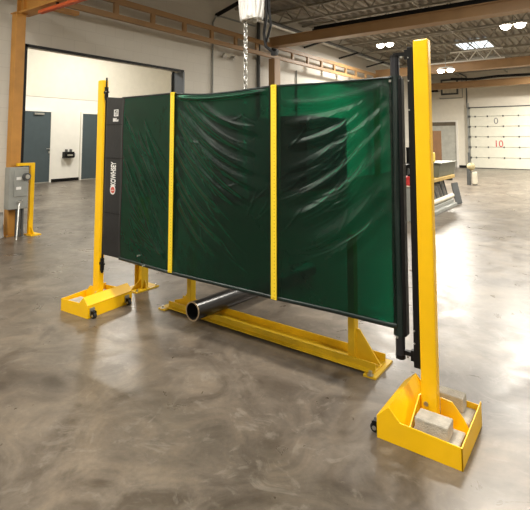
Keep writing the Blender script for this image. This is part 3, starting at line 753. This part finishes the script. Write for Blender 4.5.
# black pipe across the frame
P0, P1 = Vector((-2.47, 2.47, .138)), Vector((-2.455, 4.15, .074))
pp = thing('steel_pipe', 'black steel pipe lying across the yellow floor frame under curtain', 'pipe', P0)
q = P1-P0; MB().hollow((0, 0, 0), q, .068, .060, 40).build('pipe_wall', PIPE, pp, 0, 40)
MB().hollow(-q.normalized()*.002, q.normalized()*.004, .0685, .0595, 40).build('cut_edge', BARE, pp, 0, 40)

# ------------------------------------------------------------------ added cabinets standing in for vague dark areas behind the curtain
mc = thing('blue_stand_in', 'dark blue cabinet added for a vague dark area behind right panel of green curtain', 'machine', (-6.75, 11.7, 0))
B('body', BLUED, (-.55, -1.2, .1), (.45, 1.2, 2.05), mc, .02); B('plinth', BLK, (-.5, -1.15, 0), (.4, 1.15, .1), mc)
for k in range(3): B('door_panel', BLUED, (.45, -1.1+.75*k, .2), (.465, -.42+.75*k, 1.9), mc); B('handle', CHR, (.465, -.5+.75*k, .95), (.49, -.46+.75*k, 1.15), mc)
mc = thing('grey_stand_in', 'dark grey cabinet added for a vague dark area behind middle panel of the curtain', 'cabinet', (-6.95, 8.6, 0))
B('body', DGREY, (-.42, -.62, .08), (.3, .62, 1.95), mc, .02); B('plinth', BLK, (-.4, -.6, 0), (.25, .6, .08), mc)
for k in (0, 1): B('door_panel', DGREY, (.3, -.6+.61*k, .15), (.315, -.02+.61*k, 1.88), mc); B('handle', CHR, (.315, -.08+.12*k, .9), (.34, -.05+.12*k, 1.1), mc)

# ------------------------------------------------------------------ right background: stock rack, scrap, bollard, board
rk = thing('stock_rack', 'low grey steel rack on floor behind the right yellow post', 'rack', (-2.76, 9.0, 0))
B('base_step', GREY, (-.35, -.7, 0), (.28, 1.3, .07), rk, .01); B('base_step', GREY, (-.35, -.7, .07), (.21, 1.3, .14), rk, .01)
for yy in (-.6, .3, 1.2): B('post', DGREY, (-.33, yy-.03, .14), (-.27, yy+.03, .75), rk); MB().bar((-.30, yy, .56), (.22, yy, .56), .05, .05).build('arm', DGREY, rk)
wp = MB().cyl((-2.61, 8.25, .191), (-2.61, 10.45, .191), .05, n=20).build('tube', IVORY, None, 0, 40); tag(wp, 'long cream tube lying on the front step of the stock rack', 'tube')
yb = MB().box((-2.68, 8.3, .587), (-2.54, 10.4, .65)).build('timber_beam', mat('yellow_timber', (.55, .38, .12), .6, scale=9), None, .004); tag(yb, 'yellowish wooden beam laid along arms of the stock rack', 'beam')
for k in range(15):
    y = 8.45+.128*k
    o = MB().cyl((0, 0, 0), (-.16+.03*random.random(), .12*random.random(), .40+.1*random.random()), .042+.012*random.random(), n=14).build('steel_bar', STEEL if k % 2 else DGREY, None, 0, 40)
    o.location = (-2.68, y, .16)
    tag(o, 'dark short steel bar leaning in the row under the wooden beam', 'bar', 'leaning bars under the wooden beam')
for k in range(4):
    o = MB().bar((0, 0, 0), (-.14, .2, .42), .04, .04).build('angle_iron', DGREY); o.location = (-2.50+.01*k, 10.35+.08*k, .02)
    tag(o, 'dark angle iron leaning at the far end of the stock rack', 'bar', 'angle irons at the far end of the stock rack')
ob = thing('storage_bin', 'olive grey bin on top of the stock rack beside yellow jug', 'bin', (-2.74, 9.9, .652))
MB().prism([(-.22, -.6, 0), (.16, -.6, 0), (.20, -.6, .26), (-.22, -.6, .26)], (0, 1.2, 0)).build('shell', OLIVE, ob, .01)
B('rim', OLIVE, (-.24, -.62, .26), (.22, .62, .285), ob, .005)
yj = thing('yellow_jug', 'small yellow jug standing on the olive grey bin', 'jug', (-2.80, 9.55, .938))
B('body', mat('yellow_plastic', (.8, .62, .08), .5), (-.08, -.08, 0), (.08, .08, .20), yj, .02); MB().cyl((0, 0, .2), (0, 0, .24), .03).build('cap', IVORY, yj, 0, 40)
wg = MB().sph((0, 0, 0), .15, (1, 1.5, .55)).build('white_bag', WPRINT, None, 0, 60); wg.location = (-3.36, 10.45, .925); tag(wg, 'white bag lying on the black machine behind right post', 'bag')
em_ = thing('black_machine', 'black machine with hoses next to the right yellow post, under white bag', 'machine', (-3.40, 10.5, 0))
B('body', BLK, (-.30, -.28, .60), (.22, .3, .84), em_, .03); B('stand', DGREY, (-.28, -.25, 0), (.20, .28, .60), em_, .02)
for k in range(4): MB().cyl((-.22+.14*k, -.27, .62), (-.22+.14*k, -.20, .86), .05).build('cylinder', DGREY if k % 2 else BLK, em_, 0, 40)
MB().cyl((-.15, 0, .84), (-.15, 0, 1.22), .07).build('stack', BLK, em_, 0, 40)
MB().tube([(.15, -.1, .84), (.2, 0, 1.02), (.05, .2, 1.1), (-.12, .3, .9)], .025).build('hose', BLK, em_, 0, 40)
MB().tube([(-.25, -.28, .8), (-.32, -.34, .6), (-.2, -.36, .5), (-.05, -.34, .6)], .03).build('hose', DGREY, em_, 0, 40)
rc = B('red_can', RED, (-3.27, 8.86, .0), (-3.03, 8.98, .0)) if False else None
rdc = thing('red_can', 'red can on a pale box seen in the gap beside the roller', 'can', (-2.70, 7.95, .60)); B('body', mat('red_can_paint', (.45, .03, .03), .4), (-.1, -.1, 0), (.1, .1, .16), rdc, .02); MB().cyl((0, 0, .16), (0, 0, .20), .03).build('cap', BLK, rdc, 0, 40)
pb = thing('pale_box', 'pale box on the floor under the red can', 'box', (-2.70, 7.95, 0)); B('body', GREY, (-.16, -.15, 0), (.16, .15, .59), pb, .01); B('lid', IVORY, (-.17, -.16, .59), (.17, .16, .60), pb)
bd = MB().box((-.27, 0, 0), (.27, .03, 1.77)).build('brown_board', BROWN); bd.location = (-5.66, 20., 0); tag(bd, 'tall brown board standing before the grey far doorway', 'board')
bf = B('stand_foot', DGREY, (-.3, -.15, 0), (.3, .18, .03), bd)
bo = thing('bollard', 'dark post with a beige padded cap near the overhead door', 'bollard', (-3.28, 15.2, 0))
B('post', DGREY, (-.06, -.09, 0), (.03, .09, .5), bo, .01); MB().sph((.05, 0, .56), .12, (1, 1, 1)).build('padded_cap', mat('beige_padding', (.42, .36, .2), .8), bo, 0, 60); MB().cyl((0, 0, .7), (0, 0, 1.0), .03).build('top_rod', DGREY, bo)
wbx = thing('white_crate', 'cream crate standing beside beige-capped bollard on the floor', 'crate', (-3.14, 15.25, 0)); B('body', IVORY, (-.06, -.12, .02), (.06, .12, .40), wbx, .03); B('foot', DGREY, (-.05, -.1, 0), (.05, .1, .02), wbx)

# ------------------------------------------------------------------ world, camera
wd = bpy.data.worlds.new('World'); S.world = wd; wd.use_nodes = True
wd.node_tree.nodes['Background'].inputs[0].default_value = (.9, .93, 1, 1); wd.node_tree.nodes['Background'].inputs[1].default_value = .3
yaw, pit, F = math.radians(36.2), math.radians(4.2), 455.
fw = Vector((-math.sin(yaw)*math.cos(pit), math.cos(yaw)*math.cos(pit), math.sin(pit)))
rt = Vector((math.cos(yaw), math.sin(yaw), 0)); up = rt.cross(fw)
cd = bpy.data.cameras.new('camera'); co = bpy.data.objects.new('camera', cd); COL.objects.link(co)
M = Matrix((rt, up, -fw)).transposed().to_4x4(); M.translation = (0, 0, 1.4); co.matrix_world = M
cd.sensor_fit = 'HORIZONTAL'; cd.sensor_width = 36; cd.lens = F/530*36
cd.shift_y = -(255-106.1)/530; cd.clip_start = .05; cd.clip_end = 100
S.camera = co
S.view_settings.view_transform = 'Standard'; S.view_settings.look = 'None'; S.view_settings.gamma = 1
S.view_settings.use_curve_mapping = False; S.view_settings.exposure = 0.43
S.cycles.use_denoising = True
S.cycles.max_bounces = 8; S.cycles.transparent_max_bounces = 12; S.cycles.diffuse_bounces = 5
S.cycles.caustics_reflective = False; S.cycles.caustics_refractive = False
S.cycles.sample_clamp_indirect = 6
